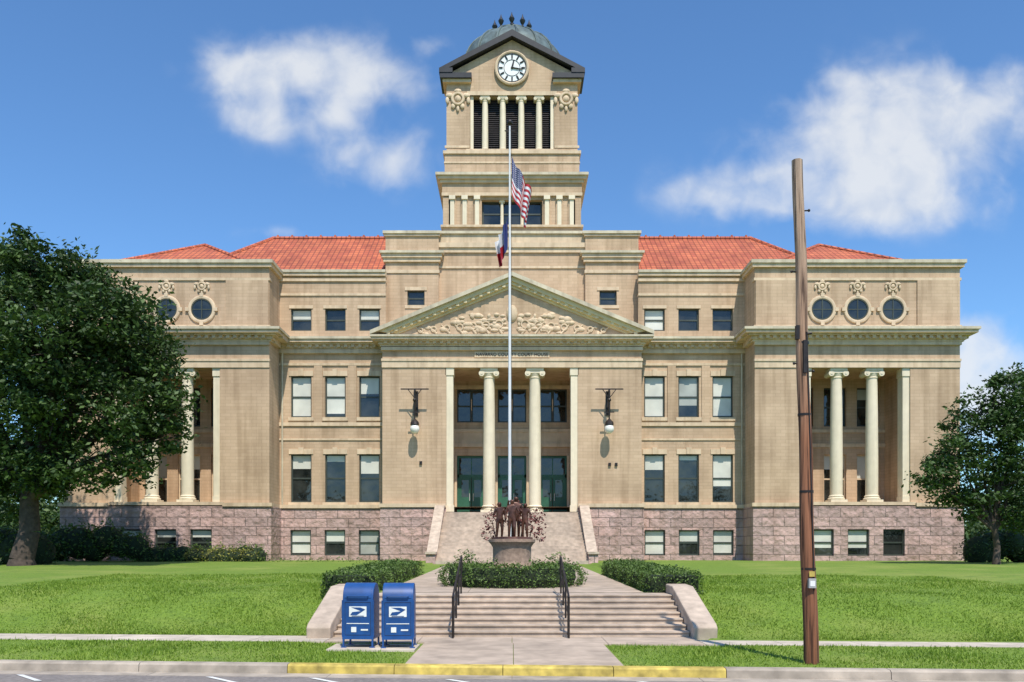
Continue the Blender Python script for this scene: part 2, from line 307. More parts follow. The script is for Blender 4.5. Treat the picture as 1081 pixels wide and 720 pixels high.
ZB=4.67; ZC0=14.5; ZC1=15.24; ZT=19.4; G=1.0
YW,YR,YP,YT=52.0,54.3,53.0,55.5
R=random.Random(11)
for s in (1,-1):
    # -------- recessed ranges
    xa,xb=sorted((s*7.95,s*14.66))
    wx=[s*8.98,s*11.13,s*13.28]; w=1.3
    ops=[]
    for x in wx:
        for z0,z1 in ((4.95,7.98),(10.3,12.9),(15.75,17.15)): ops.append((x-w/2,x+w/2,z0,z1))
    wall(walls,xa,xb,ZB,ZT,YR,ops)
    for i,x in enumerate(wx):
        window(x,w,4.95,7.98,YR,[.32,.12,.66][i] if s==1 else [.4,.15,.3][i]); window(x,w,10.3,12.9,YR,[1,.7,.95][i] if s==1 else [.42,.9,1][i]); window(x,w,15.75,17.15,YR,[.98,0,.0][i] if s==1 else [.5,.0,.45][i])
        for z0,z1 in ((4.95,7.98),(10.3,12.9)):
            trim.box(x-w/2-.15,x+w/2+.15,YR-.08,YR+.1,z0-.22,z0)
            trim.box(x-w/2-.12,x+w/2+.12,YR-.05,YR+.1,z1,z1+.32)
            trim.box(x-.16,x+.16,YR-.1,YR+.1,z1,z1+.42)
        trim.box(x-w/2-.1,x+w/2+.1,YR-.05,YR+.1,17.15,17.35)
        window(x,w,1.6,3.2,YR-.15,[1,.45,.9][i])
    wall(base,xa,xb,G,ZB-.1,YR-.15,[(x-w/2,x+w/2,1.6,3.2) for x in wx])
    trim.box(xa,xb,YR-.25,YR+.1,ZB-.1,ZB+.12)
    for z,h,p in ((9.75,.22,.09),(8.85,.12,.06),(13.55,.16,.08)): trim.box(xa,xb,YR-p,YR+.1,z,z+h)
    for x in (s*10.055,s*12.205):
        walls.box(x-.26,x+.26,YR-.07,YR+.1,9.97,13.55)
    trim.box(xa,xb,YR-.2,YR+.1,14.3,14.5)
    cornice(xa,xb,YR,YR+.3,ZC0,ZC1,.72)
    trim.box(xa,xb,YR-.07,YR+.3,17.95,18.1); trim.box(xa,xb,YR-.1,YR+.4,18.85,19.02)
    trim.box(xa,xb,YR-.18,YR+.5,ZT-.22,ZT-.02); caps.box(xa,xb,YR-.26,YR+.5,ZT-.02,ZT+.14)
    # -------- wings
    xa,xb=sorted((s*14.66,s*27.0)); cx=s*20.83
    lo,hi=cx-3.2,cx+3.2; zt=12.95
    wall(walls,xa,xb,ZB,ZT,YW,[(lo,hi,4.75,zt)],reveal=3.6)
    yb=YW+3.6; ops=[]; wx=[cx-2.13,cx,cx+2.13]
    for x in wx:
        for z0,z1 in ((4.95,8.1),(9.9,12.4)): ops.append((x-.72,x+.72,z0,z1))
    wall(walls,lo,hi,4.7,zt,yb,ops)
    for i,x in enumerate(wx):
        window(x,1.44,4.95,8.1,yb,R.choice([.5,.3,.4]),wframes); window(x,1.44,9.9,12.4,yb,R.choice([0,.3]))
    trim.box(lo,hi,yb-.1,yb+.05,8.55,8.8); trim.box(lo,hi,yb-.1,yb+.05,9.5,9.7)
    for X in (cx-1.08,cx+1.08): column(X,YW+.5,4.85,zt,.37)
    for X,sg in ((lo,1),(hi,-1)):
        a,b_=sorted((X,X+sg*.42)); cols.box(a,b_,YW+.1,YW+.8,4.85,zt-.5); cols.box(a-.04,b_+.04,YW+.05,YW+.85,zt-.5,zt); cols.box(a-.03,b_+.03,YW+.05,YW+.85,4.85,5.2)
    trim.box(lo-.25,hi+.25,YW-.14,YW+3.5,ZB-.02,4.85)
    trim.box(xa-.03,xb+.03,YW-.06,YW+.1,zt,zt+.38); trim.box(xa-.06,xb+.06,YW-.11,YW+.1,zt+.38,zt+.52)
    trim.box(xa-.06,xb+.06,YW-.16,YW+.1,14.3,14.5)
    base_ops=[(x-.65,x+.65,1.6,3.2) for x in wx]
    wall(base,xa-.15,xb+.15,G,ZB-.1,YW-.2,base_ops)
    for x in wx: window(x,1.3,1.6,3.2,YW-.2,R.choice([0,.3,.7]))
    trim.box(min(xa,xb)-.25,lo-.251,YW-.3,YW+.1,ZB-.1,ZB+.12); trim.box(hi+.251,xb+.25,YW-.3,YW+.1,ZB-.1,ZB+.12)
    for X in (xa,xb):
        out=abs(X)>20
        y1=80 if out else YR+.1
        walls.box(X-.02,X+.02,YW+.002,y1,ZB,ZT); bX=X+(.15 if X==xb else -.15); base.box(bX-.02,bX+.02,YW-.198,y1,G,ZB-.1)
        trim.box(X-.1,X+.1,YW+.1,y1,ZB-.1,ZB+.12) 
    cornice(xa,xb,YW,YW+.35,ZC0,ZC1,.85)
    for X,sg in ((s*14.66,-s),(s*27.0,s)):
        y1=YR-.72 if sg==-s else 80
        for a,b_,q in ((0,.42,.34),(.42,.8,.88)):
            A,B=sorted((X,X+sg*.85*q)); trim.box(A,B,YW+.351,y1,ZC0+a*.74,ZC0+b_*.74)
        A,B=sorted((X,X+sg*.85)); caps.box(A,B,YW+.351,y1,ZC0+.8*.74,ZC1)
    for z0,z1,p in ((15.24,15.5,.1),(18.2,18.36,.08),(18.98,19.2,.2)): trim.box(xa-p,xb+p,YW-p,YW+.4,z0,z1)
    caps.box(xa-.3,xb+.3,YW-.3,YW+.5,19.2,19.4)
    for X,sg in ((xa,-1),(xb,1)):
        A,B=sorted((X-sg*.4,X+sg*.3)); y1=80 if abs(X)>20 else YR
        caps.box(A,B,YW+.501,y1,19.2,19.4); trim.box(min(X-sg*.3,X+sg*.2),max(X-sg*.3,X+sg*.2),YW+.401,y1,18.98,19.199)
    for a,b_ in (((xa,xa+2.6)),(xb-2.6,xb)): walls.box(a+.02,b_-.02,YW-.09,YW+.05,15.5,18.2)
    for x in wx:
        orn.ring((x,YW-.03,16.45),.74,.12,28,8,.8); glass.disc((x,YW-.03,16.45),.64,24,.01)
        frames.ring((x,YW-.05,16.45),.60,.04,24,6)
        frames.box(x-.03,x+.03,YW-.07,YW-.045,15.85,17.05); frames.box(x-.6,x+.6,YW-.068,YW-.046,16.42,16.48)
        for q in range(4):
            a=q*math.pi/2; orn.box(x+.86*math.cos(a)-.11,x+.86*math.cos(a)+.11,YW-.14,YW+.05,16.45+.86*math.sin(a)-.11,16.45+.86*math.sin(a)+.11)
        ornament(x,YW-.06,17.85,.52)
    # wing roof (hip)
    X0,X1=cx-5.7,cx+5.7; z0=19.2; y0=YW+.9; zr=22.6; yr=y0+5.6
    roof.add([(X0,y0,z0),(X1,y0,z0),(cx,yr,zr),(X1,78,z0),(X0,78,z0),(cx,72,zr)],[(0,1,2),(1,3,5,2),(3,4,5),(4,0,2,5)])
    for a,b_ in (((X0,y0,z0),(cx,yr,zr)),((X1,y0,z0),(cx,yr,zr)),((cx,yr,zr),(cx,72,zr))):
        part('roof_ridge_tiles','tile').tube(a,b_,.14,seg=8)
    # -------- portico piers and sides
    xp=s*7.95; a,b_=sorted((s*4.05,xp))
    walls.box(xp-.02,xp+.02,YP+.002,YR+.1,4.6,15)
    base.box(a+.0,b_+.12,YP-.25,YR,G,ZB-.1) if s==1 else base.box(a-.12,b_,YP-.25,YR,G,ZB-.1)
    trim.box(a-.0,b_+.2,YP-.34,YP+.1,ZB-.1,ZB+.12) if s==1 else trim.box(a-.2,b_,YP-.34,YP+.1,ZB-.1,ZB+.12)
    # stair cheeks
    A,B=sorted((s*4.12,s*4.62))
    base.prismx([(YP-.24,G),(YP-.24,ZB-.14),(YP-.9,ZB-.14),(47.0,1.75),(46.2,1.75),(46.2,G)],A,B)
    part('stair_copings','concrete2').prismx([(YP-.25,ZB-.139),(YP-.25,ZB-.02),(YP-.9,ZB-.02),(47.0,1.87),(46.1,1.87),(46.1,1.751),(47.0,1.751),(YP-.9,ZB-.139)],A-.04,B+.04)
    # pilasters beside opening
    a,b_=sorted((s*3.62,s*4.04)); cols.box(a,b_,YP+.05,YP+.75,4.3,12.7); cols.box(a-.05,b_+.05,YP-.0,YP+.8,12.7,13.16); cols.box(a-.05,b_+.05,YP,YP+.8,4.3,4.7)
    column(s*1.42,YP+.5,4.27,13.16,.38)
    # flank blocks
    a,b_=sorted((s*4.7,s*8.05)); x=s*6.13
    wall(walls,a,b_,15,22.0,55.0,[(x-.55,x+.55,17.55,18.5)]); window(x,1.1,17.55,18.5,55.0,0)
    for X in (a,b_): walls.box(X-.02,X+.02,55.002,66,15,22)
    walls.quad((a,55,22),(b_,55,22),(b_,66,22),(a,66,22))
    trim.box(x-.7,x+.7,54.94,55.1,17.35,17.55); trim.box(x-.7,x+.7,54.95,55.1,18.5,18.72)
    for z0,z1,p in ((19.6,19.8,.07),(20.3,20.55,.14),(20.55,20.8,.24),(21.95,22.1,.1)): trim.box(a-p,b_+p,55-p,66,z0,z1)
    caps.box(a-.36,b_+.36,55-.36,66,20.8,20.95); caps.box(a-.18,b_+.18,55-.18,66,22.1,22.27)
# portico front wall
wall(walls,-7.95,7.95,4.6,14.6,YP,[(-4.05,4.05,4.601,13.16)],reveal=4.2)
trim.box(-8.0,8.0,YP-.07,YP+.1,13.16,13.55); trim.box(-8.03,8.03,YP-.12,YP+.1,13.55,13.7)
trim.box(-8.03,8.03,YP-.18,YP+.1,14.2,14.4)
orn.box(-2.3,2.3,YP-.05,YP+.05,13.78,14.14)
cornice(-7.95,7.95,YP,YR+.2,14.45,15.05,.68,trim,caps)
cu=bpy.data.curves.new('inscription','FONT'); cu.body='NAVARRO COUNTY COURT HOUSE'; cu.size=.27; cu.extrude=.01; cu.align_x='CENTER'; cu.materials.append(M['darkmetal'])
insc=bpy.data.objects.new('inscription',cu); scene.collection.objects.link(insc); insc.location=(0,YP-.065,13.87); insc.rotation_euler=(math.pi/2,0,0)
# pediment
HB,ZA,Z0=8.65,18.85,15.05
walls.prism([(-8.1,Z0),(8.1,Z0),(0,Z0+3.35)],YP-.1,YR+1)
for s in (1,-1):
    for off,th,yy,p in ((0,.22,.70,caps),(-.22,.24,.5,ptrim),(-.46,.16,.36,ptrim),(-.62,.14,.2,ptrim)):
        za=ZA+off*1.1
        m_=(za-(Z0+.24+off))/HB
        xe=HB+min(0,(off))*2.2-.02
        ze=za-m_*xe
        pts=[(s*xe,ze),(0,za),(0,za-th*1.09),(s*(xe-(th if off else 0)*2.0),max(Z0+.003,ze-th*1.09 + (m_*th*2.0 if off else 0)))]
        p.prism(pts,YP-yy,YR+1.0)
    for i in range(16):
        x=.5+i*.47; za=ZA-.5-m_*x
        ptrim.box(s*x-.1,s*x+.1,YP-.46,YP-.3,za-.17,za+.02)
# pediment relief: shield in the middle, reclining foliage scrolls to each side
rr=random.Random(4)
orn.ball((0,YP-.12,16.45),.42,12,8,(.85,.4,1.25)); orn.ring((0,YP-.16,16.6),.27,.06,16,6)
for k in range(60):
    x=abs(rr.gauss(0,1))*2.3
    if x>5.4: continue
    hmax=(3.35*(1-x/8.1))*.52; z=15.2+rr.random()*hmax
    if x<.4: continue
    for s in (1,-1):
        orn.ball((s*x,YP-.11,z),rr.uniform(.08,.17),8,6,(rr.uniform(.7,2.2),.6,rr.uniform(.6,1.3)))
for s in (1,-1):
    for i in range(7):
        x=.8+i*.8; orn.ring((s*x,YP-.12,15.3+.5*(1-i/8)),.2*(1.15-i*.08),.055,14,6)
        orn.tube((s*(x-.2),YP-.12,15.2),(s*(x+.35),YP-.12,15.5+.5*(1-i/8)),.07,.04,6)
# porch inside
yb=YP+4.2; ops=[]
for x in (-2.7,0,2.7):
    ops+= [(x-.95,x+.95,10.4,12.6),(x-.95,x+.95,4.27,8.2)]
wall(walls,-4.05,4.05,4.2,13.16,yb,ops)
for x in (-2.7,0,2.7):
    window(x-.48,.94,10.4,12.6,yb,.0); window(x+.48,.94,10.4,12.6,yb,0)
    trim.box(x-1.15,x+1.15,yb-.08,yb+.1,12.6,12.85); trim.box(x-1.1,x-.95,yb-.06,yb+.1,4.3,8.2); trim.box(x+.95,x+1.1,yb-.06,yb+.1,4.3,8.2)
    y=yb+.2
    doors.box(x-.95,x+.95,y,y+.12,6.75,6.95)
    doors.box(x-.95,x-.82,y,y+.12,4.27,8.2); doors.box(x+.82,x+.95,y,y+.12,4.27,8.2); doors.box(x-.82,x+.82,y,y+.12,8.05,8.2)
    doors.box(x-.03,x+.03,y,y+.11,6.95,8.05)
    glass.quad((x-.82,y+.06,6.95),(x+.82,y+.06,6.95),(x+.82,y+.06,8.05),(x-.82,y+.06,8.05))
    for q in (-1,1):
        A,B=sorted((x+q*.02,x+q*.82))
        doors.box(A,A+.16,y+.01,y+.1,4.3,6.75); doors.box(B-.16,B,y+.01,y+.1,4.3,6.75); doors.box(A+.16,B-.16,y+.01,y+.1,4.3,5.45); doors.box(A+.16,B-.16,y+.01,y+.1,6.6,6.75); doors.box(A+.2,B-.2,y-.01,y+.01,4.5,5.2)
        glass.quad((A+.16,y+.05,5.45),(B-.16,y+.05,5.45),(B-.16,y+.05,6.6),(A+.16,y+.05,6.6))
        part('door_handles','steel').tube((x+q*.12,y-.05,5.2),(x+q*.12,y-.05,5.7),.02,seg=6)
trim.box(-4.04,4.04,yb-.16,yb+.1,8.75,9.0); trim.box(-4.04,4.04,yb-.07,yb+.1,9.0,9.75); trim.box(-4.04,4.04,yb-.14,yb+.1,9.75,9.95)
walls.quad((-4.05,YP,13.15),(4.05,YP,13.15),(4.05,yb,13.15),(-4.05,yb,13.15))
# tower
def tw(p,h,z0,z1,e=0): p.box(-h-e,h+e,60-h-e,60+h+e,z0,z1)
tw(walls,4.68,15,21.0)
for e,z0,z1 in ((.08,20.0,20.15),(.12,21.0,21.3),(.22,21.3,21.6),(.05,21.6,22.2)): tw(trim,4.68,z0,z1,e)
tw(caps,4.68,22.2,22.36,.18); tw(walls,4.45,22.36,22.72); tw(trim,4.45,22.72,22.86,.14)
hw=1.95
yf=60-4.35
wall(walls,-4.35,4.35,22.86,25.2,yf,[(-hw,hw,22.95,24.55)],reveal=.5)
for X in (-4.35,4.35): walls.box(X-.02,X+.02,yf+.002,64.35,22.86,25.2)
walls.quad((-4.35,64.35,22.86),(4.35,64.35,22.86),(4.35,64.35,25.2),(-4.35,64.35,25.2))
for x in (-1.3,0,1.3): window(x,1.26,22.95,24.55,yf+.2,0)
for x in (-.65,.65): column(x,yf+.2,22.9,24.55,.11,10)
for s in (1,-1):
    for x in (2.25,3.05,3.85,4.3):
        cols.box(s*x-.13,s*x+.13,yf-.18,yf+.05,22.86,24.5) if x<4.2 else walls.box(s*4.2-.25,s*4.2+.25,yf-.1,yf+.05,22.86,24.7)
        if x<4.2: cols.box(s*x-.2,s*x+.2,yf-.26,yf+.05,24.5,24.75); walls.box(s*x-.22,s*x+.22,yf-.1,yf+.04,22.86,24.5)
tw(trim,4.45,24.75,24.95,.08); tw(walls,4.45,24.951,25.55,.05); tw(trim,4.45,25.55,25.75,.18); tw(trim,4.45,25.75,25.95,.32); tw(caps,4.45,25.95,26.12,.45)
tw(walls,4.35,26.12,27.5); tw(trim,4.35,26.9,27.0,.04); tw(trim,4.35,27.5,27.7,.1)
# clock/belfry stage with open loggia
H4=4.22; yf=60-H4
wall(walls,-H4,H4,27.7,32.3,yf,[(-2.72,2.72,27.75,31.35)],reveal=.9)
for X in (-H4,H4): walls.box(X-.02,X+.02,yf+.002,60+H4,27.7,32.3)
walls.quad((-H4,60+H4,27.7),(H4,60+H4,27.7),(H4,60+H4,32.3),(-H4,60+H4,32.3))
shade_sheet.quad((-2.9,yf+.9,27.7),(2.9,yf+.9,27.7),(2.9,yf+.9,31.4),(-2.9,yf+.9,31.4))  # dark sheet closing the belfry, its inner shade put into the colour
for i in range(26):
    z=27.85+i*.135; part('belfry_louvres','darkmetal').box(-2.7,2.7,yf+.5,yf+.58,z,z+.05)
for x in (-1.75,-.6,.6,1.75): column(x,yf+.25,27.75,31.35,.21,12)
for s in (1,-1): cols.box(s*2.6-.1,s*2.6+.1,yf+.1,yf+.5,27.75,31.35); ornament(s*3.5,yf-.08,31.1,.85)
trim.box(-2.95,2.95,yf-.1,yf+.1,27.7,27.85); trim.box(-2.9,2.9,yf-.05,yf+.1,31.35,31.6)
for s in (1,-1):
    trim.box(s*3.55-.8,s*3.55+.8,yf-.04,yf+.05,27.95,28.1)
# eave returns at the corners and four gables
E=H4+.42
for sx in (1,-1):
    for sy in (1,-1):
        A,B=sorted((sx*2.6,sx*E)); C,D=sorted((60+sy*2.6,60+sy*E)); blk.box(A,B,C,D,32.3,32.62)
        A,B=sorted((sx*2.65,sx*(H4+.25))); C,D=sorted((60+sy*2.65,60+sy*(H4+.25))); trim.box(A,B,C,D,32.1,32.3)
walls.prism([(-H4,32.3),(H4,32.3),(H4,32.7),(0,34.95),(-H4,32.7)],yf+.003,yf+.3)
walls.prism([(-H4,32.3),(H4,32.3),(H4,32.7),(0,34.95),(-H4,32.7)],60+H4-.3,60+H4-.003)
for s in (1,-1):
    X=s*(H4-.15); walls.prismx([(yf+.31,32.3),(60+H4-.31,32.3),(60+H4-.31,32.8),(60,34.95),(yf+.31,32.8)],X-.13,X+.13)
EZ,RZ,TH=32.62,34.98,.42
for sy in (1,-1):
    C,D=sorted((60+sy*E,60+sy*(H4-.4)))
    for s in (1,-1): blk.prism([(s*(E+.05),EZ),(s*(E+.05),EZ+TH*.7),(0,RZ+TH),(0,RZ)],C,D)
for sx in (1,-1):
    C,D=sorted((sx*(E-.01),sx*(H4-.4)))
    for s in (1,-1): blk.prismx([(60+s*(E+.04),EZ),(60+s*(E+.04),EZ+TH*.69),(60,RZ+TH-.01),(60,RZ)],C,D)
rz=RZ+TH-.03; ez=EZ+TH*.7-.03
for q in range(4):
    c_,s_=round(math.cos(q*math.pi/2)),round(math.sin(q*math.pi/2))
    rot=lambda x,y,z:(x*c_-y*s_,60+x*s_+y*c_,z)
    blk.add([rot(0,-E+.1,rz),rot(0,0,rz),rot(-E+.1,-E+.1,ez),rot(E-.1,-E+.1,ez)],[(0,2,1),(0,1,3)])
# clock
cz=33.05; yc=yf-.12; ck=part('clock_face','white'); ckb=part('clock_hands_and_marks','black')
ck.disc((0,yc,cz),.95,32,.04); orn.ring((0,yc-.02,cz),1.03,.1,32,8); ckb.ring((0,yc-.05,cz),.90,.03,32,6); ckb.ring((0,yc-.05,cz),.52,.018,32,6)
ck.disc((0,yf+.01,cz),1.0,32,.13)
for i in range(12):
    a=i*math.pi/6; c,s_=math.cos(a),math.sin(a)
    ckb.tube((.60*s_,yc-.055,cz+.60*c),(.84*s_,yc-.055,cz+.84*c),.05,seg=6)
ckb.tube((0,yc-.08,cz),(.12,yc-.08,cz+.48),.065,.04,seg=6); ckb.tube((0,yc-.09,cz),(.70,yc-.09,cz-.12),.045,.03,seg=6); ckb.ball((0,yc-.08,cz),.08)
# dome
dm=part('tower_dome','dome',True); prof=[(3.75,33.6),(3.75,34.7)]
for i in range(0,12):
    t=i/12*math.pi/2; prof.append((3.6*math.cos(t),34.7+3.0*math.sin(t)))
prof=[p for p in prof if p[0]>1.2 or p[1]<36]; prof+=[(1.25,37.5),(1.35,37.6),(1.35,37.72),(1.0,37.8)]
dm.lathe(0,60,prof,32)
for i in range(16):
    a=2*math.pi*i/16+.1; last=None
    for j in range(8):
        t=j/8*math.radians(72); p=(3.63*math.cos(t)*math.cos(a),60+3.63*math.cos(t)*math.sin(a),34.7+3.03*math.sin(t))
        if last: dm.tube(last,p,.07,seg=6)
        last=p
fin=part('dome_finials','black',True)
for i in range(10):
    a=2*math.pi*i/10+.3; x,y=1.25*math.cos(a),60+1.25*math.sin(a)
    fin.lathe(x,y,[(.14,37.7),(.06,37.85),(.15,38.0),(.2,38.15),(.06,38.4),(.01,38.6)],8)
fin.lathe(0,60,[(.5,37.75),(.35,38.0),(.14,38.15),(.24,38.4),(.03,38.75)],10)
# main hip roof (left and right of the central blocks)
rt=part('roof_ridge_tiles','tile')
for s in (1,-1):
    roof.add([(s*8.1,YR+.6,19.2),(s*22,YR+.6,19.2),(s*17.2,62,24.3),(s*8.1,62,24.3),(s*22,75,19.2),(s*17.2,68,24.3),(s*8.1,75,19.2),(s*8.1,68,24.3)],
         [(0,1,2,3),(1,4,5,2),(4,6,7,5),(3,2,5,7)])
    rt.tube((s*22,YR+.6,19.2),(s*17.2,62,24.3),.15,seg=8)
    rt.tube((s*8.1,62,24.32),(s*17.2,62,24.32),.16,seg=8)
    for i in range(9): rt.ball((s*(8.6+i*1.03),62,24.5),.09,6,4)
walls.box(-8.1,8.1,66.1,75,15,21)
walls.box(-26.9,26.9,79,79.1,G,19.2)
# lamp brackets on piers
lb=part('wall_lantern_brackets','darkmetal'); gb=part('wall_lantern_globes','globe',True)
for s in (1,-1):
    x=s*5.9; y=YP-.02
    lb.box(x-.14,x+.14,y-.05,y,10.2,11.7); lb.box(x-.85,x+.85,y-.75,y-.69,11.67,11.74); lb.box(x-.05,x+.05,y-.75,y,11.6,11.68)
    lb.tube((x,y-.05,10.3),(x,y-.72,11.6),.035,seg=6); lb.tube((x-.4,y-.7,11.68),(x,y-.7,11.15),.025,seg=6); lb.tube((x+.4,y-.7,11.68),(x,y-.7,11.15),.025,seg=6)
    lb.tube((x,y-.7,11.7),(x,y-.7,9.75),.045,seg=8); lb.ball((x,y-.7,11.05),.12); lb.lathe(x,y-.7,[(.06,9.9),(.24,9.72),(.28,9.55),(.2,9.5)],12)
    lb.box(x-.3,x+.3,y-.73,y-.67,10.28,10.34)
    gb.ball((x,y-.7,9.3),.29,14,10,(1,1,1.05))
for x,z in ((6.0,7.2),(6.4,7.2),(-5.6,7.3)): lb.box(x-.08,x+.08,YP-.1,YP+.01,z-.1,z+.1)
# downpipes in the inner corners
for s in (1,-1): part('downpipes','cap',True).tube((s*14.45,YR-.1,4.8),(s*14.45,YR-.1,14.3),.06,seg=8)
# entrance stair
st=part('entrance_steps','concrete2'); nst=19; z0,z1=1.24,4.25
for i in range(nst):
    y=46.2+i*.345; zt=z0+(z1-z0)*(i+1)/nst
    st.box(-4.11,4.11,y,YP+.6,zt-(z1-z0)/nst+ (0 if i else -.3),zt)
st.box(-4.04,4.04,YP+.6,yb+.4,4.0,4.25)
ch=empty('courthouse')
for p in P.values():
    if p.f: p.build(ch)
insc.parent=ch

# ------------------------------------------------------------------ ground
SK=.072
def walkz(Y): return .95+(min(max(Y,21.3),46)-21.3)/(24.7)*.29
def h(X,Y):
    Yp=Y+SK*X if abs(X)<60 else Y
    if Yp<14.3: return -.06
    if Yp<18.75: v=.14
    else:
        t=min((Yp-18.75)/3.8,1); v=.14+.78*(t*t*(3-2*t)*.5+t*.5)
        v+=max(0,min((Yp-22.0)/22,1))*.38
        v+=.03*math.sin(X*.7+1)*math.sin(Yp*.45)*min(1,(Yp-18.75)/4)
    if abs(X)<4.2:
        v=.08 if Y<21.6 else walkz(Y)-.03
        if Yp<18.75: v=.12
    return v
xs=[-1500,-500,-200,-100,-60,-45]+[-36+i*1.2 for i in range(26)]+[-4.3,-4.19,-3,-1.5,0,1.5,3,4.19,4.3]+[6+i*1.2 for i in range(26)]+[45,60,100,200,500,1500]
ys=[-600,-200,-60,-20,0,8,13,14.28,14.32,16,18,18.74]+[18.9+i*.3 for i in range(16)]+[24+i*1.5 for i in range(16)]+[50,60,80,110,160,300,700,2000]
ys=sorted(set(ys)); vs=[];fs=[]
for yp in ys:
    for x in xs:
        y=yp-SK*x if abs(x)<60 else yp
        vs.append((x,y,h(x,y)))
nx=len(xs)
for j in range(len(ys)-1):
    for i in range(nx-1): fs.append((j*nx+i,j*nx+i+1,(j+1)*nx+i+1,(j+1)*nx+i))
g=Part('ground',M['lawn'],True); g.v=vs; g.f=fs; go=g.build(); 
def strip(name,mat,x0,x1,y0,y1,z,n=1):
    p=Part(name,M[mat])
    S=lambda x,yp,zz:(x,yp-SK*x,zz)
    for i in range(n):
        a=x0+(x1-x0)*i/n+(.006 if n>1 else 0); b=x0+(x1-x0)*(i+1)/n-(.006 if n>1 else 0)
        p.add([S(a,y0,z-.06),S(b,y0,z-.06),S(b,y1,z-.06),S(a,y1,z-.06),S(a,y0,z),S(b,y0,z),S(b,y1,z),S(a,y1,z)],[(4,5,6,7),(0,1,5,4),(1,2,6,5),(2,3,7,6),(3,0,4,7)])
    return p
road=Part('road',M['asphalt']); road.quad((-400,-6+SK*400,0),(400,-6-SK*400,0),(400,14.0-SK*400,0),(-400,14.0+SK*400,0)); road.build()
strip('gutter','kerb',-60,60,13.7,14.1,.004,40).build()
def kerbpiece(name,mat,x0,x1,n):
    p=Part(name,M[mat])
    for i in range(n):
        a=x0+(x1-x0)*i/n+.006; b=x0+(x1-x0)*(i+1)/n-.006
        prof=[(14.1,-.05),(14.12,.12),(14.16,.15),(14.32,.155),(14.32,-.05)]
        v=[(a,y-SK*a,z) for y,z in prof]+[(b,y-SK*b,z) for y,z in prof]; k=len(prof)
        p.add(v,[(q,q+k,(q+1)%k+k,(q+1)%k) for q in range(k)]+[tuple(range(k)),tuple(range(2*k-1,k-1,-1))])
    return p.build()
kerbpiece('kerb','kerb',-60,-3.75,22); kerbpiece('painted_kerb','yellow',-3.75,3.45,4); kerbpiece('kerb','kerb',3.45,60,22)
strip('sidewalk','sidewalk',-60,-3.9,17.6,18.7,.152,36).build()
strip('sidewalk','sidewalk',3.9,60,17.6,18.4,.152,36).build()
strip('entry_path','concrete',-3.9,3.9,17.6,19.4,.150,4).build()
strip('entry_path','concrete',-1.8,1.85,14.325,17.6,.152,2).build()
strip('mailbox_pad','sidewalk',-3.55,-1.85,16.2,17.2,.155).build()
pm=Part('parking_marks',M['white'])
for x in (-4.3,-2.6,-.4,2.6,5.2,-7.5):
    pm.quad((x,13.0-SK*x,.008),(x+.12,13.0-SK*x,.008),(x-.55,13.66-SK*x,.008),(x-.67,13.66-SK*x,.008))
pm.build()
ls=Part('garden_steps',M['concrete2']); n=7; yb0,yt=18.85,21.3
for i in range(n):
    y=yb0+(yt-yb0)*i/n; z=.15+.8*(i+1)/n
    ls.box(-3.88,3.88,y,21.9,z-.8/n-.05,z-.03); ls.box(-3.88,3.88,y-.03,21.9,z-.03,z)
lso=ls.build()
for s in (1,-1):
    c=Part('step_cheek_wall',M['concrete2']); a,b=sorted((s*3.9,s*4.42))
    c.prismx([(18.55,.0),(18.5,.38),(18.62,.46),(21.0,1.16),(21.9,1.18),(21.9,.0)],a,b); o=c.build()
    bv=o.modifiers.new('b','BEVEL'); bv.width=.03; bv.segments=2
wk=Part('walkway',M['concrete'])
for j in range(13):
    a=21.9+j*1.9+.006; b_=min(21.9+(j+1)*1.9-.006,46.3)
    for x0,x1 in ((-3.35,-1.13),(-1.12,1.12),(1.13,3.35)):
        wk.quad((x0,a,walkz(a)),(x1,a,walkz(a)),(x1,b_,walkz(b_)),(x0,b_,walkz(b_)))
wk.build()
for s,x in ((-1,-1.27),(1,1.22)):
    r=Part('stair_handrail',M['darkmetal'],True)
    zf=lambda y:.15+.8*max(0,min(1,(y-yb0)/(yt-yb0)))
    pts=[(18.55,.7),(18.5,1.02),(18.7,1.1),(21.5,1.86),(21.75,1.86),(21.75,1.5)]
    for a,b_ in zip(pts,pts[1:]): r.tube((x,a[0],a[1]),(x,b_[0],b_[1]),.024,seg=8)
    for y,zz in ((18.7,1.1),(19.6,1.34),(20.5,1.59),(21.5,1.86)): r.tube((x,y,zf(y)-.02),(x,y,zz),.022,seg=8)
    r.tube((x,18.7,.62),(x,21.5,1.42),.016,seg=6); r.tube((x,18.5,1.02),(x,18.5,.15),.022,seg=8)
    r.build()

# ------------------------------------------------------------------ foliage
def leafmesh(name,pos,size,mat,up=.35,parent=None):
    n=len(pos); nrm=rng.normal(size=(n,3)); nrm/=np.linalg.norm(nrm,axis=1)[:,None]
    nrm[:,2]=np.abs(nrm[:,2])+up
    nrm/=np.linalg.norm(nrm,axis=1)[:,None]
    t=np.cross(nrm,rng.normal(size=(n,3))); t/=np.linalg.norm(t,axis=1)[:,None]+1e-9; b=np.cross(nrm,t)
    sz=(size*rng.uniform(.6,1.4,n))[:,None]
    v=np.stack([pos-t*sz,pos-b*sz*.5,pos+t*sz,pos+b*sz*.5],1).reshape(-1,3)
    me=bpy.data.meshes.new(name); me.vertices.add(n*4); me.vertices.foreach_set('co',v.ravel().astype(np.float32))
    me.loops.add(n*4); me.loops.foreach_set('vertex_index',np.arange(n*4,dtype=np.int32))
    me.polygons.add(n); me.polygons.foreach_set('loop_start',np.arange(0,n*4,4,dtype=np.int32))
    me.materials.append(mat); me.update(calc_edges=True); me.validate()
    o=bpy.data.objects.new(name,me); scene.collection.objects.link(o)
    if parent: o.parent=parent
    return o
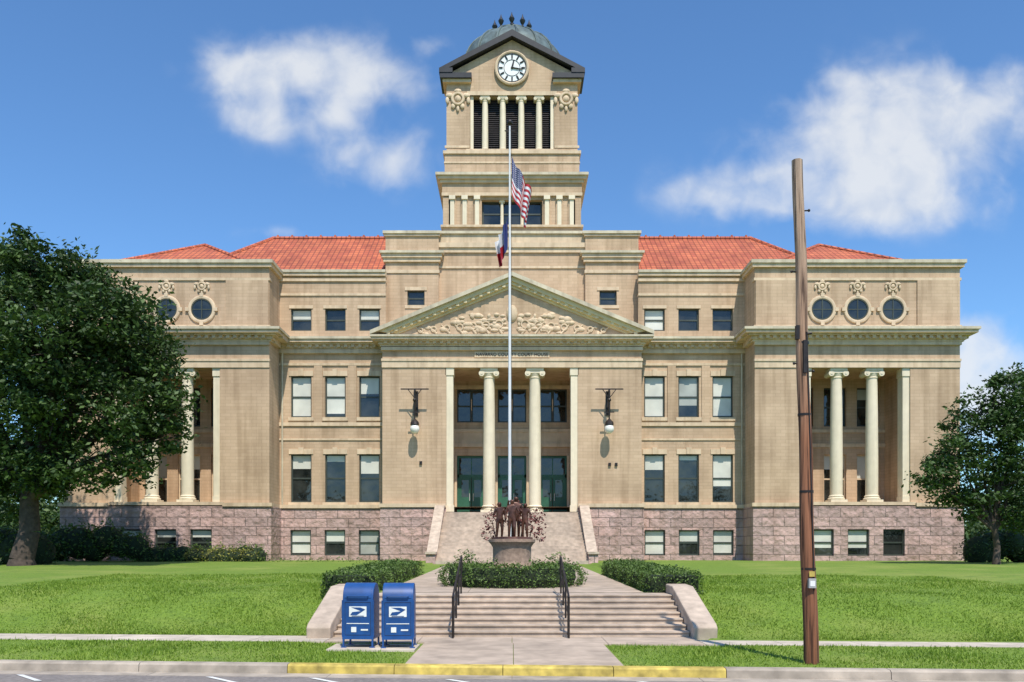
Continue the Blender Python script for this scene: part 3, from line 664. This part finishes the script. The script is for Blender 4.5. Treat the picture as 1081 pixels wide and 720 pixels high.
def tree(name,basep,lobes,fork,leaf,per,mat,clump=.75,tr=.35,cl_per=9):
    e=empty(name); wood=Part('trunk_and_limbs',M['bark'],True); pos=[]
    f=Vector(fork)
    b0=Vector(basep); mid=(b0+f)/2+Vector((.15,.1,0))
    wood.tube(b0-Vector((0,0,.3)),b0+Vector((0,0,.35)),tr*1.6,tr*1.1,12); wood.tube(b0+Vector((0,0,.3)),mid,tr*1.12,tr*.95,12); wood.tube(mid,f,tr*.97,tr*.8,12)
    for (x,y,z,r) in lobes:
        c=Vector((x,y,z)); m1=f.lerp(c,.5)+Vector((random.uniform(-.4,.4),random.uniform(-.4,.4),random.uniform(.1,.6)))
        wood.tube(f-Vector((0,0,.1)),m1,tr*.5,tr*.3,8); wood.tube(m1,c,tr*.31,tr*.12,8)
        for k in range(7):
            d=Vector(rng.normal(size=3)); d.normalize(); wood.tube(c.lerp(m1,random.random()*.5),c+d*r*.8,tr*.12,.015,5)
        nc=int(cl_per*r*r)
        d=rng.normal(size=(nc,3)); d/=np.linalg.norm(d,axis=1)[:,None]
        rad=r*(rng.uniform(.25,1.12,nc)**.6)
        cc=np.array([x,y,z])+d*rad[:,None]*np.array([1,1,.85])
        for q in cc:
            k=int(per*rng.uniform(.5,1.3)); cr=clump*rng.uniform(.45,1.2)
            dd=rng.normal(size=(k,3))*np.array([1,1,.55])*cr*.5
            pos.append(q+dd)
    wood.build(e); leafmesh('leaves',np.concatenate(pos),leaf,mat,parent=e)
    return e
def pxl(x,y,d,r): return ((x-540.5)*d/910,d,2.1+(578-y)*d/910,r*d/910)
ol=[pxl(*a) for a in ((38,275,41,36),(5,295,43,48),(75,300,42,38),(112,335,40,42),(60,360,39,56),(148,372,41,38),(168,425,41,30),(172,460,41,22),(125,435,40,44),(135,485,40,28),(60,430,40,52),(10,400,41,58),(0,470,42,42),(-45,340,42,60),(-60,440,42,60),(90,390,43,52),(85,490,40,34),(142,330,43,26),(40,500,41,34),(20,340,40,48),(100,300,44,26),(5,515,42,32),(-30,500,42,40),(165,390,43,26))]
tree('oak_tree',(-23.6,41.5,1.2),ol,(-23.3,41.6,4.6),.13,88,M['oak'],clump=.9,tr=.5,cl_per=12)
rl=[pxl(*a) for a in ((1066,412,42,28),(1036,432,42,24),(1075,450,42,34),(1045,470,42,34),(1008,480,41,26),(1060,505,42,34),(985,500,41,20),(1030,512,42,26),(1100,440,43,40),(1110,500,43,40),(1000,518,42,20),(1085,398,43,20),(1025,535,42,20),(1070,540,42,26),(1015,455,42,16))]
tree('crepe_myrtle_tree',(23.6,42,1.2),rl,(23.5,42,3.0),.11,72,M['leaf2'],clump=.7,tr=.16,cl_per=15)
tree('shade_tree',(19.5,20.5,.9),[(17.6,20.5,6.4,1.5),(19.8,20,7.2,1.9),(21.5,21,6.5,1.6),(18.6,22,5.8,1.2)],(19.5,20.5,3.4),.1,50,M['leaf2'],clump=.8,tr=.2,cl_per=8)
def mass(name,blobs,leaf,mat,dens,core=False):
    pos=[]
    for x,y,z,r in blobs:
        k=int(dens*r*r); d=rng.normal(size=(k,3)); d/=np.linalg.norm(d,axis=1)[:,None]
        rad=r*(rng.uniform(.3,1,k)**.5)*(1+.18*np.sin(d[:,0]*7+x)*np.cos(d[:,2]*6))
        pos.append(np.array([x,y,z])+d*rad[:,None])
    o=leafmesh(name,np.concatenate(pos),leaf,mat)
    if core:
        c=Part('branch_core',M['hedgecore'],True)
        for x,y,z,r in blobs: c.ball((x,y,z-.05),r*.72,10,7)
        c.build(o)
    return o
bl=[]
for i in range(26):
    x=36+i*2.4; y=70+random.uniform(-6,20); r=random.uniform(2.4,3.8); bl.append((x,y,random.uniform(2,6.5),r))
for i in range(26):
    x=-34-i*2.4; y=66+random.uniform(-6,20); r=random.uniform(2.6,4.2); bl.append((x,y,random.uniform(2,8),r))
for i in range(5): bl.append((29.5+i*1.5,60+i,2.6,1.6)); bl.append((-29.5-i*1.7,58+i,3.0,2.0))
mass('distant_trees',bl,.24,M['oak'],170)
# unseen tree row behind the viewer, added to vary the window reflections
bl=[]
for i in range(44):
    x=-62+i*2.9; bl.append((x,-42+random.uniform(-5,5),random.uniform(2.5,9.5),random.uniform(2.2,4.6)))
mass('distant_trees',bl,.55,M['oak'],26)
def hedge(name,x0,x1,y0,y1,hh,mat=M['hedge'],dens=420,leaf=.034,elli=False):
    e=empty(name); pos=[]
    core=Part('hedge_core',M['hedgecore'])
    zb=lambda y:walkz(y)-.05
    if elli:
        cx,cy=(x0+x1)/2,(y0+y1)/2; a,b_=(x1-x0)/2,(y1-y0)/2
        pr=[(.85,zb(cy)),(.9,zb(cy)+hh*.4),(.88,zb(cy)+hh*.9),(.55,zb(cy)+hh*.92)]
        core.lathe(0,0,pr,28); core.v=[(cx+x*a,cy+y*b_,z) for x,y,z in core.v]
        k=int(dens*2*math.pi*(a+b_)/2*hh*1.2); t=rng.uniform(0,2*math.pi,k); zz=rng.uniform(0,1,k)
        bulge=.92+.09*np.sin(zz*3.1)+.035*np.sin(t*9)+.02*np.sin(t*23)+rng.normal(0,.025,k)
        pos.append(np.stack([cx+a*bulge*np.cos(t),cy+b_*bulge*np.sin(t),zb(cy)+zz*hh],1))
        k=int(dens*a*b_*2.2); t=rng.uniform(0,2*math.pi,k); q=np.sqrt(rng.uniform(.2,1,k))
        pos.append(np.stack([cx+a*q*.95*np.cos(t),cy+b_*q*.95*np.sin(t),zb(cy)+hh*(1+.06*np.sin(t*11+q*8))+rng.normal(0,.04,k)],1))
    else:
        m=.09
        core.add([(x0+m,y0+m,zb(y0)),(x1-m,y0+m,zb(y0)),(x1-m,y1-m,zb(y1)),(x0+m,y1-m,zb(y1)),(x0+m,y0+m,zb(y0)+hh-m),(x1-m,y0+m,zb(y0)+hh-m),(x1-m,y1-m,zb(y1)+hh-m),(x0+m,y1-m,zb(y1)+hh-m)],
          [(0,3,2,1),(4,5,6,7),(0,1,5,4),(1,2,6,5),(2,3,7,6),(3,0,4,7)])
        W,D=x1-x0,y1-y0
        def zbv(y): return .95+(np.clip(y,21.3,46)-21.3)/24.7*.29-.05
        for area,fn in ((W*D,'t'),(D*hh,'l'),(D*hh,'r'),(W*hh,'f'),(W*hh,'k')):
            k=int(area*dens); u=rng.uniform(0,1,k); v=rng.uniform(0,1,k); j=rng.normal(0,.035,k)
            if fn=='t': x=x0+u*W; y=y0+v*D; z=zbv(y)+hh+j+.05*np.sin(y*3.1+x*2)+.03*np.sin(y*7+x*5)-.10*(np.abs(u-.5)*2)**4
            elif fn in 'lr': y=y0+u*D; x=(x0 if fn=='l' else x1)+j+.05*np.sin(y*2.7)+(.06 if fn=='l' else -.06)*v**3; z=zbv(y)+v*hh
            else: x=x0+u*W; y=(y0 if fn=='f' else y1)+j+.03*np.sin(x*5); z=zbv(y)+v*hh
            pos.append(np.stack([x,y,z],1))
    core.build(e); leafmesh('leaves',np.concatenate(pos),leaf,mat,parent=e,up=.2)
hedge('hedge',-4.85,-3.45,21.9,33,.55); hedge('hedge',3.45,4.85,21.9,33,.55)
hedge('hedge',-2.1,2.1,23.4,27.6,.62,elli=True)
mass('flower_shrub',[(-17.9+i*.6,48.8+random.uniform(-.3,.3),1.5+random.random()*.15,random.uniform(.4,.7)) for i in range(6)],.07,M['yleaf'],700,True)
mass('foundation_shrub',[(-21.0+i*.7,49.6,1.6,random.uniform(.55,.95)) for i in range(10)],.07,M['hedge'],650,True)
mass('foundation_shrub',[(-29.5+i*.8,49.3,2.0+random.random()*.6,random.uniform(.9,1.5)) for i in range(11)],.09,M['hedge'],500,True)
mass('understory_shrub',[(-28.5+i*.85,43.5+random.uniform(-.6,.6),1.7+random.random()*.7,random.uniform(.7,1.25)) for i in range(6)],.09,M['oak'],480,True)
mass('understory_shrub',[(25.3+i*.8,47+random.uniform(-.6,.6),1.9+random.random()*.6,random.uniform(.8,1.3)) for i in range(7)],.09,M['oak'],480,True)
mass('low_shrub_row',[(-19+i*.55,48.4,1.3,.28) for i in range(24)],.05,M['hedge'],800)
mass('planter_shrub',[(-1.2,24.6,1.7,.3),(-1.45,25.6,1.75,.3),(1.1,24.8,1.65,.28),(1.4,25.9,1.7,.3),(-.6,24.2,1.6,.25),(.6,24.2,1.6,.25)],.04,M['hedge'],1500)
def grass(nb):
    X=rng.uniform(-15,15,nb); u=rng.uniform(0,1,nb); Yp=np.where(rng.uniform(0,1,nb)<.25,14.35+u*3.2,18.75+13*u**1.5)
    Y=Yp-SK*X
    keep=(np.abs(X)<Y*.62)&~((np.abs(X)<4.5)&(Yp>17.5))&~((X>-1.85)&(X<1.9)&(Yp<17.6))&~((X>-3.6)&(X<-1.8)&(Yp>16.15)&(Yp<17.25))&~((Yp>17.55)&(Yp<18.72)&(X<0))&~((Yp>17.55)&(Yp<18.42)&(X>0))
    patch=np.sin(X*1.7+1.3*np.sin(Y*.9))*np.sin(Y*1.3+.8*np.sin(X*1.1))
    keep&=rng.uniform(0,1,nb)<(.8+.35*patch)
    X,Y,patch=X[keep],Y[keep],patch[keep]; n=len(X); Z=np.array([h(a,b) for a,b in zip(X,Y)])
    a=rng.uniform(0,math.pi,n); w=.008+.0003*Y; hh=rng.uniform(.015,.05,n)*(1.15+.4*patch)
    hh=np.where(rng.uniform(0,1,n)<.02,hh*2.2,hh)
    dx,dy=np.cos(a)*w,np.sin(a)*w
    lx,ly=rng.normal(0,.03,n),rng.normal(0,.03,n)
    v=np.stack([np.stack([X-dx,Y-dy,Z-.01],1),np.stack([X+dx,Y+dy,Z-.01],1),np.stack([X+lx,Y+ly,Z+hh],1)],1).reshape(-1,3)
    me=bpy.data.meshes.new('grass'); me.vertices.add(n*3); me.vertices.foreach_set('co',v.ravel().astype(np.float32))
    me.loops.add(n*3); me.loops.foreach_set('vertex_index',np.arange(n*3,dtype=np.int32)); me.polygons.add(n); me.polygons.foreach_set('loop_start',np.arange(0,n*3,3,dtype=np.int32))
    me.materials.append(M['grassblade']); me.update(calc_edges=True); o=bpy.data.objects.new('grass',me); scene.collection.objects.link(o)
grass(250000)

# ------------------------------------------------------------------ mailboxes
def mailbox(x,y,rot):
    e=empty('mailbox',(x,y,.156)); e.rotation_euler=(0,0,rot)
    b=Part('body',M['mailblue'],True); w=.30
    prof=[(-.30,.16),(-.30,.92)]+[(-.30*math.cos(t),.92+.33*math.sin(t)) for t in [i*math.pi/14 for i in range(1,14)]]+[(.30,.92),(.30,.16)]
    b.prismx(prof,-w,w)
    o=b.build(e); bv=o.modifiers.new('b','BEVEL'); bv.width=.012; bv.segments=2; bv.limit_method='ANGLE'
    l=Part('legs',M['mailblue'])
    for sx in (-1,1):
        for sy in (-1,1):
            l.box(sx*w-.03*(sx>0),sx*w+.03*(sx<0),sy*.28-.03,sy*.28+.03,0,.2)
            l.box(sx*w*.93-.05,sx*w*.93+.05,sy*.28-.05,sy*.28+.05,0,.015)
    l.box(-w-.006,w+.006,-.312,.312,.16,.21); 
    for sx in (-1,1): l.box(sx*(w+.004)-.012,sx*(w+.004)+.012,-.306,-.28,.21,.92)
    l.build(e)
    hd=Part('drop_door_and_handle',M['mailblue'],True)
    pr=[(-(.31)*math.cos(t),.92+.34*math.sin(t)) for t in [math.radians(a) for a in range(8,62,6)]]
    pr2=[(-(.295)*math.cos(t),.92+.325*math.sin(t)) for t in [math.radians(a) for a in range(8,62,6)]][::-1]
    hd.prismx(pr+pr2,-w*.86,w*.86); hd.tube((-.2,-.345,1.0),(.2,-.345,1.0),.012,seg=8); hd.tube((-.2,-.345,1.0),(-.2,-.30,1.0),.012,seg=6); hd.tube((.2,-.345,1.0),(.2,-.30,1.0),.012,seg=6)
    hd.build(e)
    wl=Part('labels',M['white'])
    wl.box(-.17,.17,-.306,-.3005,.60,.80); wl.box(-.13,-.03,-.306,-.3005,.30,.40); wl.box(.06,.2,-.306,-.3005,.33,.36); wl.box(-.22,.22,-.306,-.3005,.46,.475)
    wl.build(e)
    em=Part('eagle_emblem',M['mailblue'])
    em.prism([(-.15,.63),(-.02,.63),(.15,.74),(.05,.78),(-.13,.78),(-.02,.74),(.06,.71),(-.11,.69)],-.309,-.3065); em.box(-.12,.12,-.309,-.3065,.607,.62)
    em.build(e)
    lk=Part('service_door_seams',M['darkmetal']); lk.box(-.25,.25,-.304,-.3005,.875,.882); lk.box(-.25,.25,-.304,-.3005,.24,.246); lk.box(-.254,-.248,-.304,-.3005,.24,.88); lk.box(.248,.254,-.304,-.3005,.24,.88); lk.build(e)
mailbox(-2.98,17.05,math.radians(-3)); mailbox(-2.22,16.98,math.radians(2))

# ------------------------------------------------------------------ utility pole
up=empty('utility_pole'); w=Part('pole_shaft',M['pole'],True)
pb=Vector((5.05,14.55,0)); pt=Vector((4.87,14.7,8.7))
prof=[]; nseg=30
for i in range(nseg+1):
    t=i/nseg; c=pb.lerp(pt,t); prof.append((c.x+.012*math.sin(i*.6),c.y,c.z,.125-.037*t))
vs=[];fs=[]
for c in prof:
    for k in range(18):
        a=2*math.pi*k/18; r_=c[3]*(1+.03*math.sin(k*2.3+c[2]*.8)); vs.append((c[0]+r_*math.cos(a),c[1]+r_*math.sin(a),c[2]))
for i in range(nseg):
    for k in range(18): fs.append((i*18+k,i*18+(k+1)%18,(i+1)*18+(k+1)%18,(i+1)*18+k))
fs.append(tuple(nseg*18+k for k in range(18))); w.add(vs,fs)
w.build(up)
k=Part('conduit_and_bands',M['darkmetal'],True)
a=pb.lerp(pt,.16)+Vector((.05,-.112,0)); b_=pb.lerp(pt,.66)+Vector((.045,-.095,0)); k.tube(a,b_,.014,seg=8)
for t in (.2,.35,.5,.64): 
    c=pb.lerp(pt,t); k.tube(c-Vector((0,0,.02)),c+Vector((0,0,.02)),.130-.037*t,seg=16)
c=pb.lerp(pt,.655); k.tube(c+Vector((-.13,-.02,0)),c+Vector((.13,-.1,.02)),.02,seg=8); k.box(c.x-.14,c.x-.08,c.y-.12,c.y-.04,c.z-.08,c.z+.15)
for t,sx in ((.60,-1),(.585,1),(.78,-1),(.9,1)):
    c=pb.lerp(pt,t); k.tube(c,c+Vector((sx*.16,-.03,0)),.012,seg=6); k.ball((c.x+sx*.16,c.y-.03,c.z),.025,8,6)
c=pb.lerp(pt,.62); k.box(c.x-.03,c.x+.03,c.y-.14,c.y-.09,c.z-.35,c.z+.2)
k.build(up)
t_=Part('meter_box',M['greybox']); c=pb.lerp(pt,.175); t_.box(c.x-.06,c.x+.06,c.y-.19,c.y-.12,c.z-.1,c.z+.06); t_.build(up)
t_=Part('pole_tags',M['white']); t_.box(c.x-.04,c.x+.04,c.y-.195,c.y-.191,c.z-.07,c.z+.02); t_.build(up)
t_=Part('pole_number_tag',M['yellow']); t_.box(c.x-.04,c.x+.05,c.y-.150,c.y-.13,c.z+.09,c.z+.18); t_.build(up)

# ------------------------------------------------------------------ flagpole and flags
fp=empty('flagpole'); f=Part('pole',M['steel'],True); FX,FY=-.07,27.0
f.lathe(FX,FY,[(.14,1.0),(.13,1.25),(.055,1.3),(.05,5),(.04,10),(.025,15.3)],14); f.build(fp)
f=Part('truck_and_finial',M['darkmetal'],True); f.ball((FX,FY,15.42),.09); f.tube((FX-.16,FY,15.15),(FX+.16,FY,15.15),.02,seg=6); f.tube((FX+.06,FY-.05,1.9),(FX+.06,FY-.05,15.1),.006,seg=5); f.build(fp)
def flag(name,mat,ztop,H,Lx,droop,ph):
    nu,nv=40,24; vs=[];fs=[];uv=[]
    for j in range(nv+1):
        for i in range(nu+1):
            u,v=i/nu,j/nv
            fold=.16*math.sin(u*15+ph+v*1.3)*u**.4
            x=FX+math.copysign(.06,Lx)+Lx*(u**.8)*(1-.35*v*u)+.05*math.sin(u*17+v*2)*u
            y=FY-.05+fold
            z=ztop-v*H*(1-.1*u)-droop*(u**.75)-.04*math.sin(u*13)
            vs.append((x,y,z)); uv.append((u,v))
    for j in range(nv):
        for i in range(nu): a=j*(nu+1)+i; fs.append((a,a+1,a+nu+2,a+nu+1))
    me=bpy.data.meshes.new(name); me.from_pydata(vs,[],fs); me.materials.append(mat)
    l=me.uv_layers.new(name='UVMap')
    for p in me.polygons:
        p.use_smooth=True
        for li in p.loop_indices: l.data[li].uv=uv[me.loops[li].vertex_index]
    o=bpy.data.objects.new(name,me); scene.collection.objects.link(o); o.parent=fp
flag('stars_and_stripes_flag',M['usflag'],14.35,1.2,.66,1.2,0)
flag('lone_star_flag',M['txflag'],12.45,.95,-.36,.8,1)

# ------------------------------------------------------------------ statue
sg=empty('bronze_statue_group'); pd=Part('pedestal',M['pedestal'],True)
pd.lathe(0,25.2,[(.72,.95),(.72,1.5),(.60,1.58),(.56,1.7),(.56,2.1),(.62,2.2),(.68,2.26),(.68,2.34),(.3,2.36)],24); pd.build(sg)
def figure(name,base,sc,joints,rot=0):
    J=joints; names=list(J); idx={k:i for i,k in enumerate(names)}
    E=[('pel','belly'),('belly','chest'),('chest','neck'),('neck','head'),('head','top'),('chest','ls'),('ls','le'),('le','lh'),('chest','rs'),('rs','re'),('re','rh'),('pel','lk0'),('lk0','lk'),('lk','la'),('la','lt'),('pel','rk0'),('rk0','rk'),('rk','ra'),('ra','rt')]
    c,s_=math.cos(rot),math.sin(rot)
    vs=[]
    for k in names:
        x,y,z,r=J[k]; vs.append((base[0]+sc*(x*c-y*s_),base[1]+sc*(x*s_+y*c),base[2]+sc*z))
    me=bpy.data.meshes.new(name); me.from_pydata(vs,[(idx[a],idx[b]) for a,b in E],[]); me.materials.append(M['bronze'])
    o=bpy.data.objects.new(name,me); scene.collection.objects.link(o); o.parent=sg
    sk=o.modifiers.new('skin','SKIN'); ly=me.skin_vertices[0] if me.skin_vertices else None
    if ly is None:
        bpy.context.view_layer.objects.active=o; bpy.ops.mesh.customdata_skin_add(); ly=me.skin_vertices[0]
    for k in names:
        r=J[k][3]*sc; ly.data[idx[k]].radius=(r,r*.85)
    ly.data[idx['pel']].use_root=True
    sb=o.modifiers.new('sub','SUBSURF'); sb.levels=1; sb.render_levels=2
def pose(lh=(.25,-.1,.85),le=(.28,0,1.08),rh=(-.25,-.1,.85),re=(-.28,0,1.08),head=(0,-.03),knee=.05):
    return dict(pel=(0,0,.92,.16),belly=(0,0,1.1,.15),chest=(0,0,1.36,.18),neck=(0,0,1.52,.06),head=(head[0],head[1],1.64,.115),top=(head[0],head[1],1.74,.095),
     ls=(.19,0,1.42,.08),le=(*le,.058),lh=(*lh,.045),rs=(-.19,0,1.42,.08),re=(*re,.058),rh=(*rh,.045),
     lk0=(.1,0,.85,.12),lk=(.11,-knee,.48,.085),la=(.11,.03,.08,.06),lt=(.12,-.15,.03,.045),rk0=(-.1,0,.85,.12),rk=(-.12,0,.48,.085),ra=(-.13,.06,.08,.06),rt=(-.14,-.12,.03,.045))
zb=2.35
figure('figure_one',(0,25.05,zb),.66,pose(lh=(.42,-.25,1.25),le=(.34,-.05,1.12),knee=.1))
figure('figure_two',(-.36,25.25,zb),.62,pose(rh=(-.35,-.25,1.2),re=(-.32,-.02,1.12),head=(-.03,-.05)),.3)
figure('figure_three',(.38,25.25,zb),.60,pose(lh=(.35,-.25,1.0),le=(.32,0,1.1),head=(.04,-.05)),-.35)
figure('figure_four',(.12,25.5,zb),.72,pose(rh=(-.3,-.1,1.6),re=(-.34,0,1.35)),.1)
bp=Part('bronze_base',M['bronze'],True); bp.lathe(0,25.25,[(.62,2.33),(.6,2.4),(.3,2.42)],20); bp.build(sg)
rp=mass('red_leaf_shrub',[(.62,25.7,2.75,.36),(.35,25.95,3.05,.30),(-.6,25.8,2.9,.32),(-.45,25.9,3.2,.24),(.1,26.0,3.25,.28),(.75,25.8,3.05,.25),(-.72,25.6,2.5,.24),(-.1,26.0,3.0,.3),(.85,25.6,2.45,.2)],.045,M['redleaf'],1500)
stems=Part('stems',M['bark']); 
for q in ((.62,25.7,2.75),(.35,25.95,3.05),(-.6,25.8,2.9),(.1,26.0,3.25)): stems.tube((q[0]*.4,26.05,1.3),q,.025,.012,6)
stems.build(rp)

# ------------------------------------------------------------------ world, sun, camera
wd=bpy.data.worlds.new('World'); scene.world=wd; wd.use_nodes=True; nt=wd.node_tree
bg=nt.nodes['Background']; out=nt.nodes['World Output']
sk=N(nt,'ShaderNodeTexSky'); sk.sky_type='NISHITA'; sk.sun_disc=False
EL=57; AZ=165
sk.sun_elevation=math.radians(EL); sk.sun_rotation=math.radians(AZ); sk.air_density=1.0; sk.dust_density=.4; sk.ozone_density=1.8
tint=mixc(nt,1.0,sk.outputs[0],(.98,1.42,1.80),'MULTIPLY')
L(nt,tint,bg.inputs[0]); bg.inputs[1].default_value=.105
tc=N(nt,'ShaderNodeTexCoord'); s=N(nt,'ShaderNodeSeparateXYZ'); L(nt,tc.outputs['Generated'],s.inputs[0])
yy=mathn(nt,'MAXIMUM',s.outputs[1],.05); u=mathn(nt,'DIVIDE',s.outputs[0],yy); v=mathn(nt,'DIVIDE',s.outputs[2],yy)
cb=N(nt,'ShaderNodeCombineXYZ'); L(nt,u,cb.inputs[0]); L(nt,v,cb.inputs[1])
def cn(scale,det,dist=0,off=0):
    n=N(nt,'ShaderNodeTexNoise'); n.inputs['Scale'].default_value=scale; n.inputs['Detail'].default_value=det; n.inputs['Distortion'].default_value=dist
    a=N(nt,'ShaderNodeVectorMath'); a.operation='ADD'; L(nt,cb.outputs[0],a.inputs[0]); a.inputs[1].default_value=(off,off*1.3,off); L(nt,a.outputs[0],n.inputs['Vector']); return n.outputs[0]
n1=cn(8,8,.3,3.1); n2=cn(24,5,.3,7.7)
tot=None
for (x,y,a,b_,st_) in ((322,64,92,34,.95),(400,88,75,24,.95),(280,130,42,20,.8),(262,80,48,35,.7),(405,165,62,38,1.0),(352,122,24,18,.75),(450,48,26,13,.5),(1010,125,125,56,1.2),(900,165,100,58,1.05),(800,203,90,28,1.0),(930,215,115,30,.8),(885,82,18,12,.75),(955,95,60,30,.7),(1030,345,50,28,.8),(1030,390,55,45,.9),(1075,425,60,50,.9),(300,245,60,10,.45)):
    cu_=(x-540.5)/910; cv=(578-y)/910
    du=mathn(nt,'MULTIPLY',mathn(nt,'SUBTRACT',u,cu_),910/a); dv=mathn(nt,'MULTIPLY',mathn(nt,'SUBTRACT',v,cv),910/b_)
    q=mathn(nt,'ADD',mathn(nt,'MULTIPLY',du,du),mathn(nt,'MULTIPLY',dv,dv))
    g=mathn(nt,'MULTIPLY',mathn(nt,'EXPONENT',mathn(nt,'MULTIPLY',q,-1.0)),st_)
    tot=g if tot is None else mathn(nt,'ADD',tot,g)
tot=mathn(nt,'MINIMUM',tot,1.15)
den=mathn(nt,'ADD',tot,mathn(nt,'MULTIPLY',mathn(nt,'SUBTRACT',n1,.5),2.0))
den=mathn(nt,'ADD',den,mathn(nt,'MULTIPLY',mathn(nt,'SUBTRACT',n2,.5),.9))
mr=N(nt,'ShaderNodeMapRange'); mr.interpolation_type='SMOOTHSTEP'; L(nt,den,mr.inputs[0]); mr.inputs[1].default_value=.15; mr.inputs[2].default_value=1.4
fac=mathn(nt,'MULTIPLY',mr.outputs[0],mathn(nt,'GREATER_THAN',s.outputs[1],.06))
fac=mathn(nt,'MULTIPLY',fac,.84)
fac=mathn(nt,'MULTIPLY',fac,mathn(nt,'MINIMUM',mathn(nt,'MULTIPLY',tot,2.5),1.0))
bg2=N(nt,'ShaderNodeBackground'); L(nt,ramp(nt,n2,[(.3,(.74,.80,.90)),(.6,(.93,.95,.97))]),bg2.inputs[0]); bg2.inputs[1].default_value=.92
mx=N(nt,'ShaderNodeMixShader'); L(nt,fac,mx.inputs[0]); L(nt,bg.outputs[0],mx.inputs[1]); L(nt,bg2.outputs[0],mx.inputs[2]); L(nt,mx.outputs[0],out.inputs[0])
sl=bpy.data.lights.new('sun','SUN'); sl.energy=5.0; sl.angle=math.radians(.5); sl.color=(1,.94,.85)
so=bpy.data.objects.new('sun',sl); scene.collection.objects.link(so)
e_,a_=math.radians(EL),math.radians(AZ)
d=Vector((math.cos(e_)*math.sin(a_),math.cos(e_)*math.cos(a_),math.sin(e_))); so.rotation_euler=d.to_track_quat('Z','Y').to_euler(); so.location=(20,-20,40)
cam=bpy.data.cameras.new('camera'); co_=bpy.data.objects.new('camera',cam); scene.collection.objects.link(co_); scene.camera=co_
co_.location=(0,0,2.1); co_.rotation_euler=(math.pi/2,0,0); cam.sensor_width=36; cam.lens=910/1081*36; cam.shift_y=218/1081; cam.clip_end=6000
